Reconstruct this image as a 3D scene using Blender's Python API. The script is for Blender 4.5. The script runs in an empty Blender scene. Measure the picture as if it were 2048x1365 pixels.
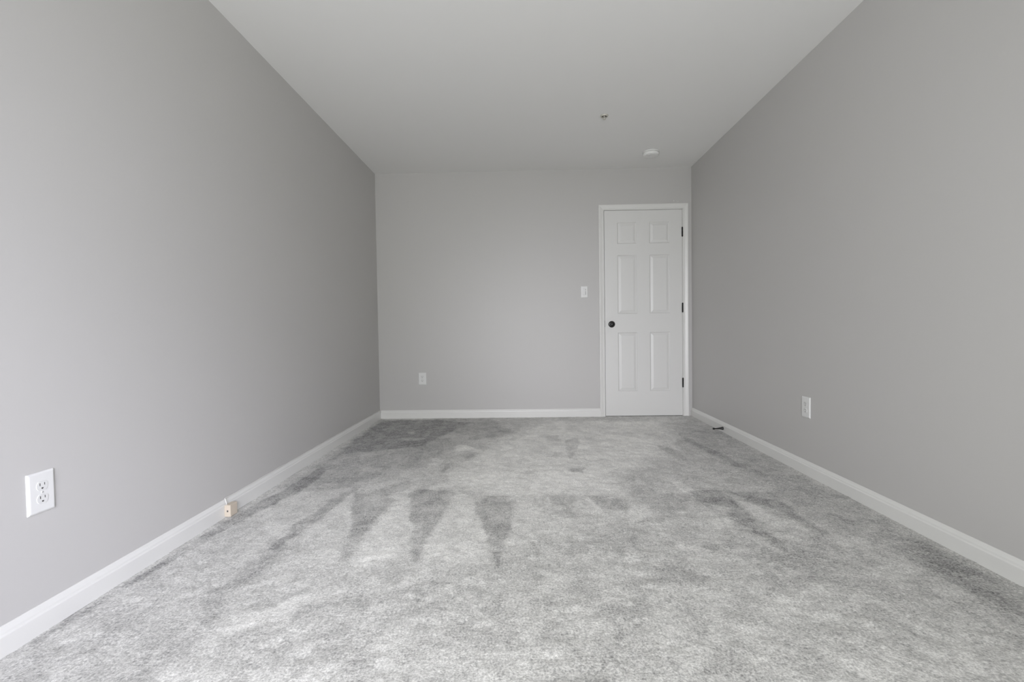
import bpy, bmesh, math, random
import numpy as np
from mathutils import Vector, Matrix

random.seed(7)
PI = math.pi
scene = bpy.context.scene
C = scene.collection

# ------------------------------------------------------------------ room size (metres)
XL, XR = -1.4565, 1.6694          # left and right wall
YB, YR = 4.5435, -0.85            # door wall and the window wall behind the camera
ZC = 2.453                        # ceiling
DX, DW = 0.8153, 0.762            # door slab: hinge-free edge and width

# ------------------------------------------------------------------ camera
def make_camera():
    yaw, pitch, roll = -0.0246028, -0.0260322, -0.0143665
    cy, sy, cp, sp = math.cos(yaw), math.sin(yaw), math.cos(pitch), math.sin(pitch)
    fwd = Vector((sy * cp, cy * cp, sp)); right = Vector((cy, -sy, 0)); up = right.cross(fwd)
    cr, sr = math.cos(roll), math.sin(roll)
    r2 = cr * right + sr * up; u2 = -sr * right + cr * up
    cam = bpy.data.cameras.new('camera')
    cam.sensor_fit = 'HORIZONTAL'; cam.sensor_width = 36.0
    cam.lens = 910.0 / 2048.0 * 36.0
    cam.clip_start = 0.02; cam.clip_end = 100
    ob = bpy.data.objects.new('camera', cam); C.objects.link(ob)
    m = Matrix.Identity(4)
    for i, v in enumerate((r2, u2, -fwd)):
        m[0][i], m[1][i], m[2][i] = v
    m.translation = Vector((0, 0, 0.88557))
    ob.matrix_world = m
    scene.camera = ob
make_camera()

# ------------------------------------------------------------------ light and exposure
scene.view_settings.view_transform = 'Standard'
scene.view_settings.look = 'None'
scene.view_settings.gamma = 1.0
scene.view_settings.use_curve_mapping = False
scene.view_settings.exposure = 0.0
scene.cycles.use_denoising = True
scene.cycles.max_bounces = 16
scene.cycles.diffuse_bounces = 12

world = bpy.data.worlds.new('sky'); scene.world = world; world.use_nodes = True
bg = world.node_tree.nodes['Background']
bg.inputs['Color'].default_value = (0.80, 0.88, 1.0, 1); bg.inputs['Strength'].default_value = 0.25

# opening of the sliding glass door in the wall behind the camera
WX0, WX1, WZ0, WZ1 = -0.95, 0.85, 0.03, 2.05

def area(name, loc, rot, sx, sy, power, col):
    l = bpy.data.lights.new(name, 'AREA'); l.shape = 'RECTANGLE'; l.size = sx; l.size_y = sy
    l.energy = power; l.color = col
    o = bpy.data.objects.new(name, l); C.objects.link(o); o.location = loc; o.rotation_euler = rot
    return o
# daylight falling in through the glass door: the general glow and three brighter parts of the hazy sky
area('daylight', ((WX0 + WX1) / 2, YR - 0.16, (WZ0 + WZ1) / 2), (PI / 2, 0, 0), WX1 - WX0, WZ1 - WZ0, 112.0, (1.0, 0.985, 0.992))
def hazy(name, d, ang, e, col):
    l = bpy.data.lights.new(name, 'SUN'); l.energy = e; l.angle = math.radians(ang); l.color = col
    o = bpy.data.objects.new(name, l); C.objects.link(o)
    o.rotation_euler = Vector(d).to_track_quat('-Z', 'Y').to_euler()
hazy('bright_haze_low', (0.16, 1, -0.23), 34, 1.8, (0.98, 0.93, 1.10))
hazy('bright_haze_right', (-0.72, 0.76, -0.36), 50, 4.7, (0.98, 0.94, 1.27))
hazy('bright_haze_high', (-0.45, 0.8, -0.62), 40, 2.5, (0.97, 0.95, 1.06))

# ------------------------------------------------------------------ materials
def mat(name, col, rough=0.5, spec=0.5, metal=0.0, bump=None, bump_dist=0.001, tint=None):
    m = bpy.data.materials.new(name); m.use_nodes = True
    nt = m.node_tree; b = nt.nodes['Principled BSDF']
    b.inputs['Base Color'].default_value = (*col, 1); b.inputs['Roughness'].default_value = rough
    b.inputs['Specular IOR Level'].default_value = spec; b.inputs['Metallic'].default_value = metal
    tc = nt.nodes.new('ShaderNodeTexCoord')
    if tint:                                  # (scale, second colour): faint unevenness of the surface colour
        n = nt.nodes.new('ShaderNodeTexNoise'); n.inputs['Scale'].default_value = tint[0]; n.inputs['Detail'].default_value = 3
        r = nt.nodes.new('ShaderNodeMix'); r.data_type = 'RGBA'
        r.inputs['A'].default_value = (*col, 1); r.inputs['B'].default_value = (*tint[1], 1)
        nt.links.new(tc.outputs['Object'], n.inputs['Vector']); nt.links.new(n.outputs['Fac'], r.inputs['Factor'])
        nt.links.new(r.outputs['Result'], b.inputs['Base Color'])
    if bump:                                  # (scale, strength): roller stipple
        n = nt.nodes.new('ShaderNodeTexNoise'); n.inputs['Scale'].default_value = bump[0]; n.inputs['Detail'].default_value = 2
        k = nt.nodes.new('ShaderNodeBump'); k.inputs['Strength'].default_value = bump[1]; k.inputs['Distance'].default_value = bump_dist
        nt.links.new(tc.outputs['Object'], n.inputs['Vector']); nt.links.new(n.outputs['Fac'], k.inputs['Height'])
        nt.links.new(k.outputs['Normal'], b.inputs['Normal'])
    return m

WALL_COL = (0.52, 0.51, 0.495)
M_WALL = mat('grey satin wall paint', WALL_COL, 0.43, 0.4, bump=(160, 0.08), tint=(1.3, (0.51, 0.503, 0.492)))
M_CEIL = mat('flat ceiling paint', (0.83, 0.825, 0.81), 0.9, 0.1, bump=(120, 0.08), tint=(1.1, (0.82, 0.82, 0.81)))
M_TRIM = mat('white semigloss trim paint', (0.715, 0.712, 0.69), 0.33, 0.5, bump=(60, 0.04), tint=(6, (0.705, 0.703, 0.68)))
M_DOOR = mat('white satin door paint', (0.685, 0.683, 0.665), 0.38, 0.5, bump=(90, 0.04), tint=(5, (0.675, 0.674, 0.655)))
M_PLATE = mat('white plastic plate', (0.72, 0.722, 0.71), 0.32, 0.5, tint=(20, (0.71, 0.712, 0.70)))
M_PLAST = mat('white plastic', (0.68, 0.682, 0.67), 0.4, 0.5, tint=(20, (0.67, 0.672, 0.66)))
M_SLOT = mat('dark slot', (0.085, 0.082, 0.076), 0.7, 0.2, tint=(50, (0.07, 0.067, 0.062)))
M_BLACK = mat('black metal', (0.008, 0.008, 0.008), 0.25, 0.35, tint=(60, (0.012, 0.012, 0.011)))
M_MATTE = mat('matte black rubber', (0.010, 0.010, 0.010), 0.6, 0.3, tint=(60, (0.015, 0.015, 0.015)))
M_BEIGE = mat('aged beige plastic', (0.60, 0.525, 0.43), 0.42, 0.45, tint=(40, (0.58, 0.51, 0.415)))
M_CABLE = mat('white painted cable', (0.74, 0.73, 0.70), 0.45, 0.4, tint=(30, (0.70, 0.69, 0.66)))
M_DETECT = mat('white detector plastic', (0.80, 0.80, 0.785), 0.4, 0.5, tint=(20, (0.79, 0.79, 0.775)))
M_BRASS = mat('off-white sprinkler metal', (0.62, 0.60, 0.54), 0.35, 0.5, metal=0.3, tint=(40, (0.58, 0.56, 0.50)))
M_FRAME = mat('white window vinyl', (0.8, 0.8, 0.8), 0.4, 0.5, tint=(10, (0.79, 0.79, 0.79)))

def glass_mat():
    m = bpy.data.materials.new('thin window glass'); m.use_nodes = True
    nt = m.node_tree; nt.nodes.clear()
    o = nt.nodes.new('ShaderNodeOutputMaterial'); mx = nt.nodes.new('ShaderNodeMixShader')
    t = nt.nodes.new('ShaderNodeBsdfTransparent'); g = nt.nodes.new('ShaderNodeBsdfGlossy'); g.inputs['Roughness'].default_value = 0.02
    f = nt.nodes.new('ShaderNodeFresnel'); f.inputs['IOR'].default_value = 1.35
    t.inputs['Color'].default_value = (0.97, 0.985, 0.98, 1)
    nt.links.new(f.outputs['Fac'], mx.inputs['Fac']); nt.links.new(t.outputs['BSDF'], mx.inputs[1]); nt.links.new(g.outputs['BSDF'], mx.inputs[2])
    nt.links.new(mx.outputs['Shader'], o.inputs['Surface'])
    return m
M_GLASS = glass_mat()

def carpet_mat():
    m = bpy.data.materials.new('grey cut-pile carpet'); m.use_nodes = True
    nt = m.node_tree; L = nt.links; b = nt.nodes['Principled BSDF']
    tc = nt.nodes.new('ShaderNodeTexCoord')
    def mapping(sx, sy, rz=0):
        k = nt.nodes.new('ShaderNodeMapping'); k.inputs['Scale'].default_value = (sx, sy, 1); k.inputs['Rotation'].default_value = (0, 0, rz)
        L.new(tc.outputs['Object'], k.inputs['Vector']); return k
    def noise(vec, scale, detail=3, rough=0.55, dist=0):
        n = nt.nodes.new('ShaderNodeTexNoise'); n.inputs['Scale'].default_value = scale; n.inputs['Detail'].default_value = detail
        n.inputs['Roughness'].default_value = rough; n.inputs['Distortion'].default_value = dist
        L.new(vec.outputs[0], n.inputs['Vector']); return n.outputs['Fac']
    def math_(op, a, c=None, d=None):
        k = nt.nodes.new('ShaderNodeMath'); k.operation = op
        for i, v in enumerate((a, c, d)):
            if v is None: continue
            if isinstance(v, (int, float)): k.inputs[i].default_value = v
            else: L.new(v, k.inputs[i])
        return k.outputs[0]
    lay_light = nt.nodes.new('ShaderNodeAttribute'); lay_light.attribute_name = 'pile_and_light'
    fine = noise(mapping(1, 1), 150, 3, 0.7, 0.3)            # single tufts
    mid = noise(mapping(1, 1), 62, 3, 0.6, 0.3)
    patch = noise(mapping(1, 0.8, 0.35), 7.5, 5, 0.62, 0.6)   # footprints and brushed patches
    broad = noise(mapping(1, 0.7, -0.3), 2.2, 3, 0.5, 0.4)
    # value = 1 + pile lay with painted light + patches + tufts
    v = math_('MULTIPLY_ADD', lay_light.outputs['Fac'], LAY_LIGHT_GAIN, 1.0)
    v = math_('MULTIPLY_ADD', math_('SUBTRACT', patch, 0.5), 0.50, v)
    sm = nt.nodes.new('ShaderNodeMapRange'); sm.interpolation_type = 'SMOOTHSTEP'
    sm.inputs['From Min'].default_value = 0.44; sm.inputs['From Max'].default_value = 0.56
    sm.inputs['To Min'].default_value = -0.5; sm.inputs['To Max'].default_value = 0.5
    L.new(noise(mapping(1.3, 0.9, 0.5), 10.0, 4, 0.6, 0.9), sm.inputs['Value'])      # crisp-edged scuffs
    v = math_('MULTIPLY_ADD', sm.outputs['Result'], 0.15, v)
    sm2 = nt.nodes.new('ShaderNodeMapRange'); sm2.interpolation_type = 'SMOOTHSTEP'
    sm2.inputs['From Min'].default_value = 0.45; sm2.inputs['From Max'].default_value = 0.57
    sm2.inputs['To Min'].default_value = -0.5; sm2.inputs['To Max'].default_value = 0.5
    L.new(noise(mapping(0.8, 1.4, -0.25), 19.0, 3, 0.55, 1.1), sm2.inputs['Value'])
    v = math_('MULTIPLY_ADD', sm2.outputs['Result'], 0.10, v)
    v = math_('MULTIPLY_ADD', math_('SUBTRACT', broad, 0.5), 0.30, v)
    v = math_('MULTIPLY_ADD', math_('SUBTRACT', mid, 0.5), 0.85, v)
    v = math_('MULTIPLY_ADD', math_('SUBTRACT', fine, 0.5), 2.1, v)
    v = math_('MAXIMUM', v, 0.15)
    col = nt.nodes.new('ShaderNodeVectorMath'); col.operation = 'SCALE'
    col.inputs[0].default_value = CARPET_COL; L.new(v, col.inputs['Scale'])
    L.new(col.outputs[0], b.inputs['Base Color'])
    b.inputs['Roughness'].default_value = 0.95; b.inputs['Specular IOR Level'].default_value = 0.15
    b.inputs['Sheen Weight'].default_value = 0.25; b.inputs['Sheen Roughness'].default_value = 0.5
    k = nt.nodes.new('ShaderNodeBump'); k.inputs['Strength'].default_value = 0.65; k.inputs['Distance'].default_value = 0.004
    hgt = math_('ADD', math_('MULTIPLY', fine, 0.7), math_('MULTIPLY', mid, 0.6))
    L.new(hgt, k.inputs['Height']); L.new(k.outputs['Normal'], b.inputs['Normal'])
    return m
LAY_LIGHT_GAIN = 0.33  # strength of vacuum strokes and painted light in the carpet colour
CARPET_COL = (0.515, 0.510, 0.486)
M_CARPET = carpet_mat()

# ------------------------------------------------------------------ mesh helpers
def add_box(bm, lo, hi, bevel=0.0, seg=2, mi=0):
    x0, y0, z0 = lo; x1, y1, z1 = hi
    v = [bm.verts.new(p) for p in ((x0, y0, z0), (x1, y0, z0), (x1, y1, z0), (x0, y1, z0), (x0, y0, z1), (x1, y0, z1), (x1, y1, z1), (x0, y1, z1))]
    fs = [bm.faces.new([v[i] for i in q]) for q in ((3, 2, 1, 0), (4, 5, 6, 7), (0, 1, 5, 4), (1, 2, 6, 5), (2, 3, 7, 6), (3, 0, 4, 7))]
    for f in fs: f.material_index = mi
    if bevel:
        es = list({e for f in fs for e in f.edges})
        r = bmesh.ops.bevel(bm, geom=es, offset=bevel, segments=seg, profile=0.5, affect='EDGES')
        for f in r['faces']: f.material_index = mi
    return bm

def add_lathe(bm, prof, mtx=Matrix.Identity(4), n=32, mi=0):
    """prof: (radius, height) pairs turned about local z, then placed by mtx"""
    rings = []
    for r, h in prof:
        if r < 1e-6: rings.append([bm.verts.new(mtx @ Vector((0, 0, h)))])
        else: rings.append([bm.verts.new(mtx @ Vector((r * math.cos(2 * PI * i / n), r * math.sin(2 * PI * i / n), h))) for i in range(n)])
    for a, b in zip(rings, rings[1:]):
        for i in range(n):
            j = (i + 1) % n
            if len(a) == 1 and len(b) == 1: continue
            if len(a) == 1: f = bm.faces.new((a[0], b[i], b[j]))
            elif len(b) == 1: f = bm.faces.new((a[i], a[j], b[0]))
            else: f = bm.faces.new((a[i], a[j], b[j], b[i]))
            f.material_index = mi; f.smooth = True
    return bm

def add_prism(bm, outline, y0, y1, taper=0.0, mi=0):
    """outline in x,z; from y0 (front) to y1 (back); the front may be drawn in by taper"""
    cx = sum(p[0] for p in outline) / len(outline); cz = sum(p[1] for p in outline) / len(outline)
    k = 1 - taper
    a = [bm.verts.new((cx + (x - cx) * k, y0, cz + (z - cz) * k)) for x, z in outline]
    b = [bm.verts.new((x, y1, z)) for x, z in outline]
    n = len(a)
    fs = [bm.faces.new(a), bm.faces.new(b[::-1])] + [bm.faces.new((a[i], b[i], b[(i + 1) % n], a[(i + 1) % n])) for i in range(n)]
    for f in fs: f.material_index = mi
    return bm

def add_sweep(bm, prof, frames, mi=0):
    """prof: (u, v) points; frames: (origin, u axis, v axis) per station"""
    rows = [[bm.verts.new(Vector(o) + Vector(ua) * u + Vector(va) * v) for u, v in prof] for o, ua, va in frames]
    n = len(prof)
    for a, b in zip(rows, rows[1:]):
        for i in range(n):
            j = (i + 1) % n
            bm.faces.new((a[i], a[j], b[j], b[i])).material_index = mi
    bm.faces.new(rows[0]); bm.faces.new(rows[-1][::-1])
    return bm

def add_tube(bm, pts, r, n=10, mi=0):
    pts = [Vector(p) for p in pts]; rings = []
    ref = Vector((0, 0, 1))
    for i, p in enumerate(pts):
        t = (pts[min(i + 1, len(pts) - 1)] - pts[max(i - 1, 0)]).normalized()
        a = ref.cross(t)
        if a.length < 0.2: a = Vector((1, 0, 0)).cross(t)
        a.normalize(); b = t.cross(a)
        rings.append([bm.verts.new(p + r * (math.cos(2 * PI * k / n) * a + math.sin(2 * PI * k / n) * b)) for k in range(n)])
    for A, B in zip(rings, rings[1:]):
        # line the rings up so that the tube does not twist
        off = min(range(n), key=lambda s: (A[0].co - B[s].co).length)
        for k in range(n):
            f = bm.faces.new((A[k], A[(k + 1) % n], B[(k + 1 + off) % n], B[(k + off) % n])); f.smooth = True; f.material_index = mi
    bm.faces.new(rings[0]); bm.faces.new(rings[-1])
    return bm

def obj(name, bm, mats, parent=None, loc=None, smooth=False):
    bmesh.ops.recalc_face_normals(bm, faces=bm.faces)
    me = bpy.data.meshes.new(name); bm.to_mesh(me); bm.free()
    for m in (mats if isinstance(mats, (list, tuple)) else [mats]): me.materials.append(m)
    if smooth:
        for p in me.polygons: p.use_smooth = True
    o = bpy.data.objects.new(name, me); C.objects.link(o)
    if parent: o.parent = parent
    if loc: o.location = loc
    return o

def thing(name, label, cat, loc=(0, 0, 0), rotz=0.0, group=None):
    o = bpy.data.objects.new(name, None); C.objects.link(o); o.empty_display_size = 0.05
    o.location = loc; o.rotation_euler = (0, 0, rotz); o['label'] = label; o['category'] = cat
    if group: o['group'] = group
    return o

def struct(o, label, cat):
    o['kind'] = 'structure'; o['label'] = label; o['category'] = cat
    return o

def B(): return bmesh.new()
MARKS = [  # weight, softness, outline: vacuum strokes, plus broad patches of painted light and shade
    (-0.85, 0.012, [(-0.977, 2.583), (-0.997, 2.47), (-1.022, 2.346), (-1.034, 2.189), (-1.058, 2.068), (-1.061, 1.916), (-1.06, 1.818), (-1.019, 1.792), (-1.007, 1.897), (-0.998, 1.984), (-0.977, 2.118), (-0.962, 2.29), (-0.945, 2.424), (-0.933, 2.541)]),
    (-0.5, 0.03, [(-1.061, 1.916), (-1.063, 1.736), (-1.068, 1.62), (-1.084, 1.509), (-1.034, 1.374), (-1.037, 1.293), (-1.007, 1.191), (-1.011, 1.112), (-0.962, 1.113), (-0.959, 1.192), (-0.977, 1.282), (-0.973, 1.362), (-0.995, 1.48), (-0.984, 1.603), (-0.987, 1.736), (-1.004, 1.87)]),
    (-0.85, 0.01, [(-0.924, 2.423), (-0.888, 2.294), (-0.828, 2.112), (-0.777, 1.957), (-0.724, 1.744), (-0.698, 1.715), (-0.706, 1.91), (-0.699, 2.084), (-0.681, 2.299), (-0.669, 2.324), (-0.729, 2.376), (-0.802, 2.526), (-0.865, 2.488), (-0.853, 2.431)]),
    (-0.6, 0.02, [(-0.802, 2.526), (-0.764, 2.585), (-0.709, 2.648), (-0.648, 2.604), (-0.666, 2.485), (-0.74, 2.412)]),
    (-0.85, 0.01, [(-0.63, 2.446), (-0.568, 2.211), (-0.539, 2.082), (-0.493, 1.909), (-0.454, 1.762), (-0.444, 1.705), (-0.421, 1.705), (-0.423, 1.822), (-0.415, 1.979), (-0.403, 2.15), (-0.379, 2.424), (-0.435, 2.481), (-0.543, 2.511), (-0.607, 2.493)]),
    (-0.8, 0.012, [(-0.26, 2.302), (-0.196, 2.066), (-0.161, 1.907), (-0.13, 1.76), (-0.119, 1.66), (-0.111, 1.669), (-0.098, 1.78), (-0.082, 1.873), (-0.066, 2.038), (-0.061, 2.205), (-0.053, 2.236), (-0.067, 2.316), (-0.095, 2.393), (-0.186, 2.395)]),
    (-0.5, 0.02, [(-1.392, 2.586), (-1.0, 2.59), (-0.98, 2.538), (-1.324, 2.457)]),
    (0.3, 0.015, [(-0.941, 2.451), (-0.964, 2.278), (-0.966, 2.114), (-0.967, 1.935), (-0.939, 1.846), (-0.736, 1.763), (-0.782, 1.957), (-0.842, 2.141), (-0.904, 2.327)]),
    (0.45, 0.015, [(-0.984, 2.529), (-1.023, 2.329), (-1.058, 2.087), (-1.111, 1.913), (-1.309, 2.22), (-1.237, 2.446)]),
    (0.45, 0.015, [(-0.636, 2.447), (-0.663, 2.324), (-0.679, 2.057), (-0.69, 1.866), (-0.69, 1.706), (-0.592, 1.724), (-0.449, 1.705), (-0.501, 1.92), (-0.573, 2.196)]),
    (0.45, 0.015, [(-0.372, 2.424), (-0.297, 2.405), (-0.255, 2.254), (-0.201, 2.066), (-0.158, 1.862), (-0.136, 1.704), (-0.397, 1.705), (-0.416, 1.832), (-0.404, 1.979), (-0.389, 2.209)]),
    (0.4, 0.01, [(-0.423, 1.822), (-0.41, 1.853), (-0.368, 1.821), (-0.375, 1.781), (-0.405, 1.781)]),
    (0.4, 0.02, [(-0.046, 2.22), (0.009, 2.401), (0.085, 2.204), (0.028, 2.038), (-0.0, 1.952), (-0.052, 1.884), (-0.079, 1.8), (-0.06, 2.013)]),
    (0.3, 0.02, [(-0.556, 2.541), (-0.452, 2.58), (-0.326, 2.707), (-0.069, 2.747), (0.154, 2.79), (0.134, 2.453), (-0.095, 2.42), (-0.282, 2.441), (-0.364, 2.461), (-0.453, 2.51)]),
    (-1.1, 0.05, [(-1.415, 4.458), (-0.885, 4.45), (-0.498, 4.309), (-0.798, 3.46), (-1.293, 3.234), (-1.338, 3.106)]),  # back-left corner: brushed pile, its low light also painted darker
    (-0.75, 0.06, [(-1.415, 4.458), (-0.349, 4.51), (-0.067, 3.832), (-0.481, 3.555), (-0.679, 2.933), (-0.987, 2.609), (-1.379, 2.587), (-1.389, 3.478)]),  # wider back-left area, pile and dim light painted together
    (0.9, 0.015, [(-0.555, 3.427), (-0.483, 3.475), (-0.324, 3.322), (-0.343, 3.262), (-0.485, 3.303)]),
    (0.7, 0.012, [(-1.06, 3.687), (-0.854, 3.709), (-0.829, 3.861), (-0.787, 3.797), (-0.823, 3.633), (-0.999, 3.616)]),
    (0.5, 0.012, [(-1.381, 4.194), (-0.916, 4.273), (-0.9, 4.196), (-1.354, 4.112)]),
    (0.7, 0.01, [(-1.032, 3.934), (-0.972, 3.965), (-0.956, 3.866), (-1.011, 3.881)]),
    (-0.6, 0.015, [(-0.43, 3.167), (-0.347, 3.299), (-0.325, 3.199), (-0.395, 3.082)]),
    (-0.55, 0.015, [(-0.546, 2.823), (-0.492, 3.024), (-0.463, 2.985), (-0.513, 2.755)]),
    (-0.78, 0.012, [(0.16, 3.732), (0.274, 3.758), (0.301, 3.583), (0.179, 3.56)]),
    (-0.9099999999999999, 0.012, [(0.315, 3.583), (0.432, 3.663), (0.422, 3.472), (0.314, 3.064), (0.3, 3.28)]),
    (-0.65, 0.012, [(0.147, 3.194), (0.257, 3.213), (0.238, 3.127), (0.156, 3.13)]),
    (-0.65, 0.015, [(0.283, 2.875), (0.393, 2.89), (0.357, 2.777), (0.285, 2.789)]),
    (-0.4, 0.02, [(-0.073, 2.779), (0.098, 2.861), (0.085, 2.793), (-0.051, 2.698)]),
    (-0.4, 0.02, [(-0.172, 3.599), (-0.065, 3.71), (0.125, 3.562), (0.11, 3.509), (-0.064, 3.624), (-0.155, 3.517)]),
    (-1.0, 0.01, [(-1.439, 1.259), (-1.422, 1.555), (-1.415, 2.05), (-1.387, 2.323), (-1.343, 2.723), (-1.341, 2.924), (-1.268, 2.87), (-1.245, 2.522), (-1.321, 2.211), (-1.352, 1.956), (-1.395, 1.524), (-1.409, 1.253)]),
    (-0.78, 0.02, [(1.273, 3.764), (1.36, 3.249), (1.379, 2.964), (1.369, 2.84), (1.313, 2.903), (1.289, 3.175), (1.237, 3.567)]),
    (-0.65, 0.02, [(0.972, 3.437), (1.065, 3.405), (1.09, 3.108), (1.028, 3.119)]),
    (0.52, 0.03, [(1.309, 3.87), (1.147, 3.478), (1.067, 3.157), (1.07, 3.422), (1.168, 3.733)]),
    (-0.78, 0.02, [(0.138, 2.397), (0.264, 2.416), (0.222, 2.098), (0.155, 2.115), (0.128, 2.238)]),
    (-0.78, 0.012, [(0.33, 2.383), (0.418, 2.403), (0.495, 2.33), (0.524, 2.233), (0.483, 2.145), (0.396, 2.198), (0.367, 2.235)]),
    (-0.5850000000000001, 0.02, [(0.549, 2.434), (0.684, 2.499), (0.698, 2.41), (0.843, 2.429), (0.866, 2.386), (0.782, 2.194), (0.661, 2.143), (0.617, 2.232), (0.668, 2.308), (0.565, 2.309)]),
    (-0.9099999999999999, 0.015, [(0.882, 2.473), (1.099, 2.447), (1.048, 2.302), (1.045, 2.173), (1.042, 2.058), (1.032, 1.954), (1.048, 1.86), (1.022, 1.775), (0.992, 1.823), (0.987, 1.927), (0.962, 2.028), (0.94, 2.123), (0.992, 2.209), (0.873, 2.305)]),
    (-0.8450000000000001, 0.02, [(1.089, 2.425), (1.303, 2.422), (1.295, 2.299), (1.274, 2.154), (1.296, 1.981), (1.242, 1.898), (1.241, 1.981), (1.228, 2.088), (1.201, 2.207), (1.131, 2.263)]),
    (0.9099999999999999, 0.015, [(0.842, 2.617), (0.883, 2.616), (0.909, 2.461), (0.851, 2.429), (0.827, 2.497)]),
    (0.65, 0.015, [(1.066, 2.426), (1.07, 2.302), (1.14, 2.282), (1.132, 2.155), (1.167, 2.073), (1.183, 2.011), (1.11, 1.982), (1.079, 2.042), (1.066, 2.106), (1.06, 2.191), (1.066, 2.342)]),
    (0.45499999999999996, 0.02, [(0.554, 2.391), (0.577, 2.329), (0.611, 2.161), (0.508, 2.079), (0.492, 2.215)]),
    (0.65, 0.01, [(0.315, 2.332), (0.33, 2.332), (0.376, 2.163), (0.334, 2.164)]),
    (0.52, 0.02, [(0.638, 1.876), (0.757, 1.888), (0.677, 1.789), (0.617, 1.813)]),
    (0.45499999999999996, 0.02, [(0.832, 2.092), (0.946, 2.107), (0.929, 2.013), (0.821, 1.999)]),
    (0.39, 0.02, [(1.051, 1.954), (1.119, 1.954), (1.132, 1.873), (1.052, 1.848)]),
    (-0.5850000000000001, 0.02, [(0.714, 1.825), (0.783, 1.849), (0.836, 1.862), (0.825, 1.812), (0.741, 1.777)]),
    (-0.39, 0.04, [(0.257, 2.004), (0.513, 2.047), (0.5, 1.877), (0.455, 1.732), (0.399, 1.778), (0.284, 1.779)]),
    (-0.45499999999999996, 0.04, [(0.854, 1.776), (1.085, 1.787), (1.127, 1.73), (1.019, 1.677), (0.854, 1.709)]),
    (-0.45499999999999996, 0.02, [(0.172, 1.933), (0.21, 1.932), (0.191, 1.768), (0.162, 1.828)]),
    (-0.39, 0.02, [(0.15, 1.59), (0.213, 1.599), (0.197, 1.553), (0.156, 1.544)]),
    (-0.39, 0.03, [(0.514, 2.843), (0.685, 2.869), (0.642, 2.621), (0.539, 2.573)]),
    (-0.52, 0.02, [(0.28, 2.879), (0.387, 2.846), (0.357, 2.76), (0.271, 2.79)]),
    (-0.4, 0.02, [(-0.751, 1.378), (-0.715, 1.446), (-0.652, 1.434), (-0.636, 1.367), (-0.684, 1.325)]),
    (-0.3, 0.02, [(-0.819, 1.305), (-0.847, 1.267), (-0.797, 1.249)]),
    (-0.35, 0.02, [(-0.335, 1.233), (-0.294, 1.297), (-0.223, 1.297), (-0.222, 1.251), (-0.325, 1.216)]),
    (-0.3, 0.02, [(-0.56, 1.458), (-0.34, 1.589), (-0.251, 1.52), (-0.36, 1.47), (-0.544, 1.434)]),
    (0.4, 0.03, [(-0.911, 1.325), (-0.89, 1.377), (-0.802, 1.446), (-0.653, 1.561), (-0.627, 1.618), (-0.599, 1.521), (-0.677, 1.458), (-0.743, 1.388), (-0.831, 1.325)]),
    (0.45, 0.03, [(-0.645, 1.198), (-0.634, 1.277), (-0.588, 1.4), (-0.559, 1.346), (-0.609, 1.25), (-0.624, 1.182)]),
    (0.35, 0.03, [(-0.692, 1.68), (-0.609, 1.781), (-0.524, 1.894), (-0.494, 1.78), (-0.633, 1.633)]),
    (0.3, 0.03, [(-0.398, 1.347), (-0.336, 1.368), (-0.358, 1.297), (-0.449, 1.26)]),
    (0.3, 0.04, [(-1.007, 1.18), (-0.748, 1.15), (-0.516, 1.151), (-0.485, 1.08), (-0.95, 1.077)]),
    (-0.45499999999999996, 0.03, [(0.419, 1.639), (0.638, 1.708), (0.645, 1.591), (0.527, 1.545), (0.432, 1.56)]),
    (-0.45499999999999996, 0.03, [(0.788, 1.591), (0.949, 1.622), (0.979, 1.56), (0.847, 1.531)]),
    (-0.39, 0.03, [(0.187, 1.423), (0.376, 1.502), (0.394, 1.423), (0.279, 1.386)]),
    (-0.39, 0.02, [(0.877, 1.309), (0.933, 1.32), (0.928, 1.23), (0.913, 1.194), (0.863, 1.212)]),
    (-0.325, 0.03, [(0.72, 1.352), (0.768, 1.288), (0.675, 1.268)]),
    (-0.5850000000000001, 0.05, [(1.452, 1.839), (1.604, 1.838), (1.625, 1.62), (1.607, 1.489), (1.475, 1.365), (1.456, 1.53)]),
    (0.65, 0.015, [(0.282, 1.475), (0.348, 1.489), (0.351, 1.436), (0.317, 1.423)]),
    (0.45499999999999996, 0.03, [(0.794, 1.462), (0.918, 1.462), (0.863, 1.375), (0.783, 1.387)]),
    (0.45499999999999996, 0.02, [(1.138, 1.342), (1.139, 1.31), (1.087, 1.25), (1.094, 1.289)]),
    (0.325, 0.05, [(0.034, 1.245), (0.215, 1.362), (0.216, 1.246), (0.092, 1.139), (0.018, 1.139)]),
    (0.3, 0.06, [(0.603, 1.192), (1.219, 1.213), (1.257, 1.162), (1.175, 1.085), (0.518, 1.08)]),
    (1.1, 0.16, [(0.199, 4.363), (1.329, 4.31), (1.012, 3.287), (0.631, 2.731), (0.483, 2.44), (-0.028, 2.41), (-0.437, 2.616), (-0.393, 2.957), (-0.197, 3.625)]),  # soft lane to the door, painted lighter for daylight along the floor
    (0.3, 0.2, [(-0.804, 2.667), (0.592, 2.829), (0.391, 1.983), (-0.294, 1.726), (-0.901, 1.62), (-0.945, 2.045)]),  # same painted brightening, nearer the camera
    (-0.15, 0.25, [(0.191, 1.763), (0.943, 2.326), (1.218, 1.72), (1.453, 1.344), (1.219, 1.126), (0.118, 1.119)]),  # this and the next two: broad soft darker tone on the right side
    (-0.45, 0.12, [(1.705, 4.437), (1.662, 1.552), (1.395, 1.3), (1.432, 1.648), (1.351, 2.426), (1.313, 3.419), (1.451, 4.125)]),
    (-0.35, 0.2, [(1.436, 4.352), (1.743, 4.537), (1.662, 1.552), (1.418, 1.322), (0.885, 1.799), (0.948, 2.47), (1.012, 3.287)]),
]

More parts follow.
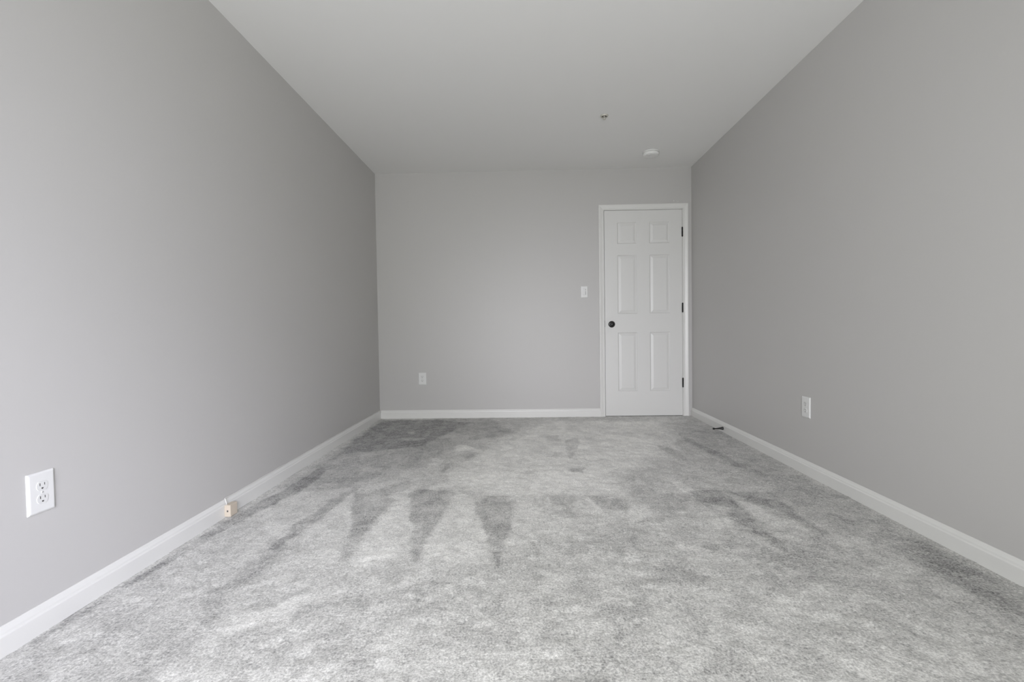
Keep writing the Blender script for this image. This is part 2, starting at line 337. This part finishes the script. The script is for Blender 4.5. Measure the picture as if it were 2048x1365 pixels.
# ------------------------------------------------------------------ the room shell
T = 0.12
def boxes(name, bs, m):
    bm = B()
    for lo, hi in bs: add_box(bm, lo, hi)
    return obj(name, bm, m)

struct(boxes('wall_left', [((XL - T, YR - T, -0.1), (XL, YB + T, ZC + T))], M_WALL), 'long plain grey painted wall on the left above the jack box', 'wall')
struct(boxes('wall_right', [((XR, YR - T, -0.1), (XR + T, YB + T, ZC + T))], M_WALL), 'long plain grey painted wall on the right above the black door stop', 'wall')
OX0, OX1, OZ1 = DX - 0.021, DX + DW + 0.021, 2.061            # rough opening of the door
wall_back = struct(boxes('wall_back', [((XL, YB, -0.1), (OX0, YB + T, ZC + T)), ((OX1, YB, -0.1), (XR, YB + T, ZC + T)), ((OX0, YB, OZ1), (OX1, YB + T, ZC + T))], M_WALL),
       'grey painted end wall around the white door', 'wall')
struct(boxes('wall_rear', [((XL, YR - T, -0.1), (WX0, YR, ZC + T)), ((WX1, YR - T, -0.1), (XR, YR, ZC + T)),
                           ((WX0, YR - T, WZ1), (WX1, YR, ZC + T)), ((WX0, YR - T, -0.1), (WX1, YR, WZ0))], M_WALL), 'grey painted wall behind the camera with the glass door', 'wall')
struct(boxes('ceiling', [((XL, YR, ZC), (XR, YB, ZC + T))], M_CEIL), 'flat white painted ceiling with sprinkler and smoke detector', 'ceiling')

# flecks of stray white paint left on the wall above the door casing
for x, z, r in ((1.498, 2.1245, 0.0042), (1.539, 2.1185, 0.0035), (1.5245, 2.123, 0.002)):
    bm = B(); bmesh.ops.create_uvsphere(bm, u_segments=12, v_segments=8, radius=r)
    o = obj('paint_fleck', bm, M_TRIM, wall_back, (x, YB, z), True); o.scale = (1, 0.3, 1.25)
    o['label'] = 'fleck of white paint on grey wall'

# sliding glass door behind the camera
bm = B(); fw = 0.06
for x0, x1 in ((WX0, WX0 + fw), ((WX0 + WX1) / 2 - fw / 2, (WX0 + WX1) / 2 + fw / 2), (WX1 - fw, WX1)): add_box(bm, (x0, YR - 0.10, WZ0), (x1, YR - 0.03, WZ1), 0.004)
for z0, z1 in ((WZ0, WZ0 + fw), (WZ1 - fw, WZ1)): add_box(bm, (WX0 + fw, YR - 0.098, z0), (WX1 - fw, YR - 0.032, z1))
win = struct(obj('window_1', bm, M_FRAME), 'white framed sliding glass door behind the camera', 'window')
bm = B(); add_box(bm, (WX0 + fw - 0.004, YR - 0.067, WZ0 + fw - 0.004), (WX1 - fw + 0.004, YR - 0.062, WZ1 - fw + 0.004))
obj('pane', bm, M_GLASS, win)

# ------------------------------------------------------------------ carpet
def carpet():
    st = 0.009
    xs = np.linspace(XL - 0.005, XR + 0.005, int(round((XR - XL) / st)) + 1)
    y0, y1 = YR, YB + T
    ys = np.linspace(y0, y1, int(round((y1 - y0) / st)) + 1)
    X, Y = np.meshgrid(xs, ys)
    rng = np.random.default_rng(3)
    def smooth_noise(cell):
        gx = rng.standard_normal((int((y1 - y0) / cell) + 4, int((XR - XL) / cell) + 4))
        u = (X - XL + 0.01) / cell + 1; v = (Y - y0) / cell + 1
        i, j = np.floor(v).astype(int), np.floor(u).astype(int); fv, fu = v - i, u - j
        fv = fv * fv * (3 - 2 * fv); fu = fu * fu * (3 - 2 * fu)
        g = lambda a, b: gx[np.clip(a, 0, gx.shape[0] - 1), np.clip(b, 0, gx.shape[1] - 1)]
        return (g(i, j) * (1 - fv) + g(i + 1, j) * fv) * (1 - fu) + (g(i, j + 1) * (1 - fv) + g(i + 1, j + 1) * fv) * fu
    wx = X + 0.006 * smooth_noise(0.08) + 0.003 * smooth_noise(0.03); wy = Y + 0.008 * smooth_noise(0.08) + 0.004 * smooth_noise(0.03)
    lay_light = np.zeros_like(X)
    for w, soft, poly in MARKS:
        P = np.array(poly); n = len(P)
        inside = np.zeros(X.shape, bool); d = np.full(X.shape, 1e9)
        for a in range(n):
            ax, ay = P[a]; bx, by = P[(a + 1) % n]
            c = (ay > wy) != (by > wy)
            with np.errstate(divide='ignore', invalid='ignore'):
                inside ^= c & (wx < (bx - ax) * (wy - ay) / (by - ay + 1e-12) + ax)
            ex, ey = bx - ax, by - ay
            t = np.clip(((wx - ax) * ex + (wy - ay) * ey) / (ex * ex + ey * ey + 1e-12), 0, 1)
            d = np.minimum(d, np.hypot(wx - ax - t * ex, wy - ay - t * ey))
        s = np.where(inside, d, -d)
        k = np.clip(s / (1.5 * soft) + 0.5, 0, 1); k = k * k * (3 - 2 * k)
        lay_light += w * k * (1 + 0.25 * smooth_noise(0.09))
    lay_light = np.clip(lay_light, -1.7, 1.4)
    Z = 0.0012 * smooth_noise(0.05) + 0.0008 * smooth_noise(0.025)
    ny, nx = X.shape
    verts = np.stack([X, Y, Z], -1).reshape(-1, 3)
    q = np.arange((ny - 1) * (nx - 1)); r, c = q // (nx - 1), q % (nx - 1); a = r * nx + c
    faces = np.stack([a, a + 1, a + nx + 1, a + nx], -1)
    me = bpy.data.meshes.new('floor'); me.from_pydata(verts.tolist(), [], faces.tolist())
    at = me.attributes.new('pile_and_light', 'FLOAT', 'POINT'); at.data.foreach_set('value', lay_light.reshape(-1).astype(np.float32))  # vacuum strokes and painted light share this tone value
    for p in me.polygons: p.use_smooth = True
    me.materials.append(M_CARPET)
    o = bpy.data.objects.new('floor', me); C.objects.link(o)
    struct(o, 'pale grey cut-pile carpet with vacuum tracks', 'carpet')
carpet()

# ------------------------------------------------------------------ baseboards
BB = [(0, 0), (0.014, 0), (0.014, 0.0560), (0.0132, 0.0580), (0.0108, 0.0604), (0.0102, 0.0625), (0.0096, 0.0670), (0.0090, 0.0685), (0.0070, 0.0720), (0.0050, 0.0762), (0.0034, 0.0806), (0.0020, 0.0822), (0, 0.0825)]
def baseboard(name, p0, p1, inward, label):
    bm = B(); add_sweep(bm, BB, [(p0, inward, (0, 0, 1)), (p1, inward, (0, 0, 1))])
    return struct(obj(name, bm, M_TRIM), label, 'baseboard')
baseboard('baseboard_left', (XL, YR, 0), (XL, YB, 0), (1, 0, 0), 'white moulded baseboard along the left wall behind the jack box')
baseboard('baseboard_right', (XR, YR, 0), (XR, YB, 0), (-1, 0, 0), 'white moulded baseboard along the right wall with the door stop')
CAS_IN, CAS_W = 0.006, 0.0505
baseboard('baseboard_back', (XL + 0.0138, YB, 0), (DX - CAS_IN - CAS_W, YB, 0), (0, -1, 0), 'white moulded baseboard under the end wall left of the door')

# ------------------------------------------------------------------ door casing and jamb
CP = [(0, 0), (0, 0.008), (0.004, 0.0105), (0.010, 0.0105), (0.013, 0.0085), (0.017, 0.0092), (0.026, 0.0115), (0.036, 0.0150), (0.040, 0.0165), (0.0465, 0.0165), (0.0505, 0.0150), (0.0505, 0)]
bm = B()
xa, xb, zt = DX - CAS_IN, DX + DW + CAS_IN, 2.046
s2 = 1.0
frames = [((xa, YB, 0.0), (-1, 0, 0), (0, -1, 0)), ((xa, YB, zt), (-1, 0, 1), (0, -1, 0)), ((xb, YB, zt), (1, 0, 1), (0, -1, 0)), ((xb, YB, 0.0), (1, 0, 0), (0, -1, 0))]
add_sweep(bm, CP, frames)
casing = struct(obj('trim_1', bm, M_TRIM), 'white moulded casing around the white six-panel door', 'door casing')
bm = B()
for x0, x1 in ((OX0 + 0.0006, DX - 0.003), (DX + DW + 0.0025, OX1 - 0.0006)): add_box(bm, (x0, YB + 0.0005, 0), (x1, YB + T - 0.002, OZ1 - 0.0006))
add_box(bm, (DX - 0.003, YB + 0.0005, 2.043), (DX + DW + 0.0025, YB + T - 0.002, OZ1 - 0.0006))
add_box(bm, (DX - 0.003, YB + 0.040, 0), (DX + 0.010, YB + 0.052, 2.043)); add_box(bm, (DX + DW - 0.010, YB + 0.040, 0), (DX + DW + 0.0025, YB + 0.052, 2.043))
add_box(bm, (DX + 0.010, YB + 0.040, 2.030), (DX + DW - 0.010, YB + 0.052, 2.043))
struct(obj('trim_2', bm, M_TRIM), 'white jamb lining the opening of the white door', 'door jamb')

# ------------------------------------------------------------------ door
def door():
    bm = B()
    W_, z0, z1 = DW, 0.006, 2.0405
    xs = [0, 0.1265, 0.3185, 0.4420, 0.6420, W_]
    zs = [z0, 0.250, 0.838, 1.021, 1.603, 1.714, 1.925, z1]
    f0 = 0.0015                                                    # front face, set back a little from the wall plane
    for i in range(5):
        for j in range(7):
            a, b_, c, d = xs[i], xs[i + 1], zs[j], zs[j + 1]
            if i in (1, 3) and j in (1, 3, 5):
                prof = [(0, 0), (0.0025, 0.0012), (0.0070, 0.0075), (0.0100, 0.0085), (0.0125, 0.0085), (0.0150, 0.0078), (0.0340, 0.0022), (0.0360, 0.0018)]
                loops = []
                for ins, dep in prof:
                    loops.append([bm.verts.new(p) for p in ((a + ins, f0 + dep, c + ins), (b_ - ins, f0 + dep, c + ins), (b_ - ins, f0 + dep, d - ins), (a + ins, f0 + dep, d - ins))])
                for p, q in zip(loops, loops[1:]):
                    for k in range(4): bm.faces.new((p[k], p[(k + 1) % 4], q[(k + 1) % 4], q[k]))
                bm.faces.new(loops[-1])
            else:
                bm.faces.new([bm.verts.new(p) for p in ((a, f0, c), (b_, f0, c), (b_, f0, d), (a, f0, d))])
    y1 = f0 + 0.035
    for q in (((0, f0, z0), (0, y1, z0), (0, y1, z1), (0, f0, z1)), ((W_, f0, z0), (W_, y1, z0), (W_, y1, z1), (W_, f0, z1)),
              ((0, f0, z0), (W_, f0, z0), (W_, y1, z0), (0, y1, z0)), ((0, f0, z1), (W_, f0, z1), (W_, y1, z1), (0, y1, z1)), ((0, y1, z0), (W_, y1, z0), (W_, y1, z1), (0, y1, z1))):
        bm.faces.new([bm.verts.new(p) for p in q])
    bmesh.ops.remove_doubles(bm, verts=bm.verts, dist=0.0002)
    d = obj('door_1', bm, M_DOOR, None, (DX, YB, 0))
    struct(d, 'closed white six-panel door with black knob and hinges', 'door')
    # knob: rosette, neck and ball
    m = Matrix.Translation((0.066, f0, 0.920)) @ Matrix.Rotation(PI / 2, 4, 'X')       # local z points into the room
    bm = B(); add_lathe(bm, [(0, 0), (0.0325, 0), (0.0325, 0.004), (0.0300, 0.0075), (0.0235, 0.0095), (0.0150, 0.0105), (0, 0.0105)], m, 40)
    ro = obj('rosette', bm, M_BLACK, d)
    ro['label'] = 'round black rosette'
    bm = B(); add_lathe(bm, [(0, 0.009), (0.0110, 0.009), (0.0100, 0.013), (0.0115, 0.018), (0.0170, 0.0215), (0.0212, 0.0270), (0.0222, 0.0330), (0.0205, 0.0385), (0.0160, 0.0425), (0.0090, 0.0445), (0, 0.0450)], m, 40)
    kn = obj('door_knob', bm, M_BLACK, d)
    kn['label'] = 'round black door knob'
    # latch plate showing in the gap
    bm = B(); add_box(bm, (-0.0026, -0.0012, 0.893), (-0.0003, 0.020, 0.957), 0.0004)
    la = obj('latch_plate', bm, M_BLACK, d); la['label'] = 'black latch plate'
    # three black hinges: barrel with finial tips and a thin leaf
    for z in (1.820, 1.075, 0.332):
        bm = B(); x = W_ + 0.0012
        mm = Matrix.Translation((x, -0.0045, z))
        h = 0.0445
        add_lathe(bm, [(0, -h - 0.005), (0.003, -h - 0.004), (0.0042, -h - 0.001), (0.0074, -h), (0.0074, -h * 0.6), (0.0070, -h * 0.598), (0.0070, -h * 0.592), (0.0074, -h * 0.59), (0.0074, -h * 0.2), (0.0070, -h * 0.198), (0.0070, -h * 0.192), (0.0074, -h * 0.19),
                       (0.0074, h * 0.2), (0.0070, h * 0.202), (0.0070, h * 0.208), (0.0074, h * 0.21), (0.0074, h * 0.6), (0.0070, h * 0.602), (0.0070, h * 0.608), (0.0074, h * 0.61), (0.0074, h), (0.0042, h + 0.001), (0.003, h + 0.004), (0, h + 0.005)], mm, 20)
        add_box(bm, (x - 0.0012, -0.003, z - h), (x + 0.0012, 0.030, z + h))
        hg = obj('hinge', bm, M_BLACK, d); hg['label'] = 'black door hinge'
door()

# ------------------------------------------------------------------ wall outlets and the dimmer
def plate_bm(w, h, d=0.0060, bev=0.0062):
    """cover plate with sloped edges, back on y = 0, front towards -y"""
    bm = B(); loops = []
    for ins, y in ((0, 0), (0, -0.0016), (0.0012, -0.0032), (bev * 0.75, -d * 0.92), (bev + 0.001, -d)):
        a, b_ = w / 2 - ins, h / 2 - ins; r = 0.0022; pts = []
        for cx, cz, t0 in ((a - r, b_ - r, 0), (-a + r, b_ - r, 90), (-a + r, -b_ + r, 180), (a - r, -b_ + r, 270)):
            for t in (0, 30, 60, 90): pts.append((cx + r * math.cos(math.radians(t0 + t)), y, cz + r * math.sin(math.radians(t0 + t))))
        loops.append([bm.verts.new(p) for p in pts])
    n = len(loops[0])
    for p, q in zip(loops, loops[1:]):
        for k in range(n): bm.faces.new((p[k], p[(k + 1) % n], q[(k + 1) % n], q[k]))
    bm.faces.new(loops[-1]); bm.faces.new(loops[0][::-1])
    return bm, d

def receptacle_bm(cz, d):
    bm = B(); out = []
    R, hh = 0.0172, 0.0143
    for k in range(48):
        t = 2 * PI * k / 48; x, z = R * math.cos(t), R * math.sin(t)
        out.append((x, cz + max(-hh, min(hh, z))))
    add_prism(bm, out, -d - 0.0014, -d + 0.002, 0.06)
    yf = -d - 0.00146
    for x0, x1, z0, z1 in ((-0.0078, -0.0054, 0.0005, 0.0090), (0.0054, 0.0076, 0.0012, 0.0085)):
        add_box(bm, (x0, yf, cz + z0), (x1, yf + 0.003, cz + z1), mi=1)
    g = [(0.0030 * math.cos(2 * PI * k / 16), cz - 0.0068 + max(-0.0030, min(0.0018, 0.0030 * math.sin(2 * PI * k / 16)))) for k in range(16)]
    add_prism(bm, g, yf, yf + 0.003, mi=1)
    return bm

def screw_bm(cz, d):
    bm = B(); m = Matrix.Translation((0, -d, cz)) @ Matrix.Rotation(PI / 2, 4, 'X')
    add_lathe(bm, [(0, -0.001), (0.0034, -0.001), (0.0034, 0.0004), (0.0026, 0.0011), (0, 0.0014)], m, 20)
    add_box(bm, (-0.0027, -d - 0.00145, cz - 0.0004), (0.0027, -d - 0.0009, cz + 0.0004), mi=1)
    return bm

def outlet(label, loc, rz, w=0.079, h=0.1235):
    t = thing('wall_outlet', label, 'outlet', loc, rz)
    bm, d = plate_bm(w, h); obj('cover_plate', bm, M_PLATE, t)
    for cz in (0.0195, -0.0195): obj('receptacle', receptacle_bm(cz, d), [M_PLAST, M_SLOT], t)
    obj('screw', screw_bm(0, d), [M_PLAST, M_SLOT], t)
    return t
EPS = 0.0003
proto = outlet('large white duplex outlet low on the left wall near the corner of the picture', (XL + EPS, 1.3195, 0.4165), PI / 2)
def copy_outlet(label, loc, rz):
    r = proto.copy(); C.objects.link(r); r['label'] = label; r.location = loc; r.rotation_euler = (0, 0, rz)
    for ch in proto.children:
        c = ch.copy(); C.objects.link(c); c.parent = r
    return r
copy_outlet('small white duplex outlet on the far end wall left of the door', (-1.0190, YB - EPS, 0.3995), 0)
copy_outlet('white duplex outlet on the right wall above the baseboard', (XR - EPS, 2.7215, 0.3990), -PI / 2)
for o in [x for x in C.objects if x.name.startswith('wall_outlet')]: o['group'] = 'white duplex wall outlets'

t = thing('light_switch', 'white dimmer light switch on the end wall beside the door casing', 'light switch', (0.6125, YB - EPS, 1.2450))
bm, d = plate_bm(0.0700, 0.1150); obj('cover_plate', bm, M_PLATE, t)
bm = B(); add_box(bm, (-0.0165, -d - 0.0006, -0.0335), (0.0165, -d + 0.001, 0.0335), 0.0006); obj('switch_frame', bm, [M_PLAST], t)
bm = B()                                                             # paddle, tilted at the top half
add_prism(bm, [(-0.0140, -0.0300), (0.0070, -0.0300), (0.0070, 0.0300), (-0.0140, 0.0300)], -d - 0.0042, -d, 0.06); obj('paddle', bm, M_PLATE, t)
bm = B(); add_box(bm, (0.0105, -d - 0.0009, -0.0280), (0.0132, -d, 0.0280), mi=0); obj('slider_slot', bm, M_SLOT, t)
bm = B(); add_box(bm, (0.0098, -d - 0.0040, 0.006), (0.0140, -d - 0.0005, 0.016), 0.0006); obj('slider', bm, M_PLAST, t)

# ------------------------------------------------------------------ ceiling devices
t = thing('fire_sprinkler', 'small off-white sprinkler head on the ceiling nearer than the smoke detector', 'sprinkler', (0.6215, 3.418, ZC - EPS))
bm = B(); add_lathe(bm, [(0.0195, 0), (0.0300, 0), (0.0300, -0.0016), (0.0280, -0.0045), (0.0250, -0.0085), (0.0225, -0.0098), (0.0208, -0.0090), (0.0195, -0.0035), (0.0195, 0)], n=40); obj('escutcheon', bm, M_BRASS, t)
bm = B(); add_lathe(bm, [(0, -0.0005), (0.0192, -0.0005), (0.0192, -0.0025), (0.0100, -0.0030), (0, -0.0030)], n=28); oo = obj('recess', bm, M_SLOT, t); oo['label'] = 'dark recess inside the ring'
bm = B(); add_lathe(bm, [(0, -0.002), (0.0070, -0.002), (0.0070, -0.0095), (0.0050, -0.0110), (0, -0.0110)], n=24); obj('orifice', bm, M_BRASS, t)
bm = B()
for s in (-1, 1):
    add_tube(bm, [(s * 0.0060, 0, -0.009), (s * 0.0105, 0, -0.013), (s * 0.0112, 0, -0.018), (s * 0.0070, 0, -0.0235), (0, 0, -0.0265)], 0.0016, 8)
obj('frame_arms', bm, M_BRASS, t)
bm = B(); add_lathe(bm, [(0, -0.0105), (0.0022, -0.0107), (0.0022, -0.0255), (0, -0.0258)], n=12); obj('glass_bulb', bm, M_PLATE, t)
bm = B(); add_lathe(bm, [(0, -0.0262), (0.0040, -0.0266), (0.0095, -0.0272), (0.0105, -0.0277), (0.0095, -0.0282), (0, -0.0286)], n=28); obj('deflector', bm, M_BRASS, t)

t = thing('smoke_detector', 'round white smoke detector on the ceiling near the door wall', 'smoke detector', (1.163, 4.140, ZC - EPS))
bm = B(); add_lathe(bm, [(0, 0), (0.0710, 0), (0.0710, -0.0075), (0.0695, -0.0095), (0.0600, -0.0095), (0, -0.0095)], n=56); obj('base_plate', bm, M_DETECT, t)
bm = B(); add_lathe(bm, [(0, -0.0090), (0.0610, -0.0090), (0.0610, -0.0125), (0, -0.0125)], n=56); oo = obj('vent_gap', bm, M_SLOT, t); oo['label'] = 'dark vent gap'
bm = B(); add_lathe(bm, [(0, -0.0120), (0.0665, -0.0120), (0.0690, -0.0140), (0.0685, -0.0300), (0.0670, -0.0335), (0.0640, -0.0355), (0.0400, -0.0370), (0, -0.0372)], n=56); obj('cover', bm, M_DETECT, t)
bm = B(); add_lathe(bm, [(0, -0.0360), (0.0130, -0.0360), (0.0130, -0.0388), (0.0110, -0.0395), (0, -0.0395)], Matrix.Translation((-0.020, -0.022, 0)), 24); obj('test_button', bm, M_PLATE, t)
bm = B(); add_lathe(bm, [(0, -0.0345), (0.0028, -0.0345), (0.0024, -0.0378), (0, -0.0382)], Matrix.Translation((-0.0430, -0.0300, 0)), 12); obj('indicator_lamp', bm, M_SLOT, t)

# ------------------------------------------------------------------ door stop on the right baseboard
t = thing('door_stop', 'black flared door stop screwed to the right baseboard near the door', 'door stop', (XR - 0.0142, 3.812, 0.0345))
m = Matrix.Rotation(-PI / 2, 4, 'Y') @ Matrix.Rotation(math.radians(-5), 4, 'Y')
m = Matrix.Rotation(math.radians(-4), 4, 'Z') @ Matrix.Rotation(-PI / 2 - math.radians(3), 4, 'Y')
bm = B(); add_lathe(bm, [(0, 0), (0.0125, 0), (0.0130, 0.002), (0.0118, 0.006), (0.0095, 0.016), (0.0070, 0.030), (0.0052, 0.046), (0.0046, 0.060), (0.0046, 0.070), (0, 0.070)], m, 24); obj('rod', bm, M_BLACK, t)
bm = B(); add_lathe(bm, [(0, 0.068), (0.0062, 0.068), (0.0074, 0.071), (0.0076, 0.079), (0.0066, 0.083), (0, 0.084)], m, 24); obj('rubber_tip', bm, M_MATTE, t)

# ------------------------------------------------------------------ phone jack box and its cable on the left baseboard
jx = XL + 0.0142; jy0, jy1 = 2.123, 2.177
t = thing('phone_jack_box', 'small beige phone jack box on the left baseboard', 'jack box', (jx, (jy0 + jy1) / 2, 0.0045))
L_ = (jy1 - jy0) / 2
bm = B(); add_box(bm, (0, -L_ + 0.001, 0.001), (0.006, L_ - 0.001, 0.0555), 0.0012); obj('base', bm, M_BEIGE, t)
bm = B(); add_box(bm, (0.0055, -L_, 0), (0.0300, L_, 0.0570), 0.0026, 3); obj('cover', bm, M_BEIGE, t)
bm = B(); add_box(bm, (0.0125, -L_ - 0.0004, 0.0240), (0.0195, -L_ + 0.004, 0.0325), 0.0003); pt = obj('port', bm, M_SLOT, t); pt['label'] = 'dark square port'
bm = B(); add_box(bm, (0.0110, -L_ - 0.0002, 0.0225), (0.0210, -L_ + 0.003, 0.0340), 0.0004); obj('port_rim', bm, M_BEIGE, t)

pts = [(jx + 0.006, 2.134, 0.055), (jx + 0.004, 2.1335, 0.070), (jx + 0.000, 2.134, 0.083), (jx - 0.005, 2.138, 0.0885), (jx - 0.0085, 2.150, 0.0885), (jx - 0.0098, 2.175, 0.0868)]
y = 2.22
k = 0
while y < 4.50:
    bump = (0.0, 0.0012, 0.0004, 0.0026, 0.0008, 0.0034, 0.0006, 0.0018)[k % 8]
    pts.append((jx - 0.0112, y, 0.0842 + bump)); y += 0.085; k += 1
# smooth the run
def catmull(p, n=4):
    p = [Vector(q) for q in p]; out = []
    for i in range(len(p) - 1):
        a, b_, c, d_ = p[max(i - 1, 0)], p[i], p[i + 1], p[min(i + 2, len(p) - 1)]
        for s in range(n):
            u = s / n
            out.append(0.5 * ((2 * b_) + (c - a) * u + (2 * a - 5 * b_ + 4 * c - d_) * u * u + (3 * b_ - a - 3 * c + d_) * u ** 3))
    out.append(p[-1]); return out
bm = B(); add_tube(bm, catmull(pts), 0.0024, 10)
o = obj('phone_cable', bm, M_CABLE); o['label'] = 'thin white cable lying along the top of the left baseboard'; o['category'] = 'cable'
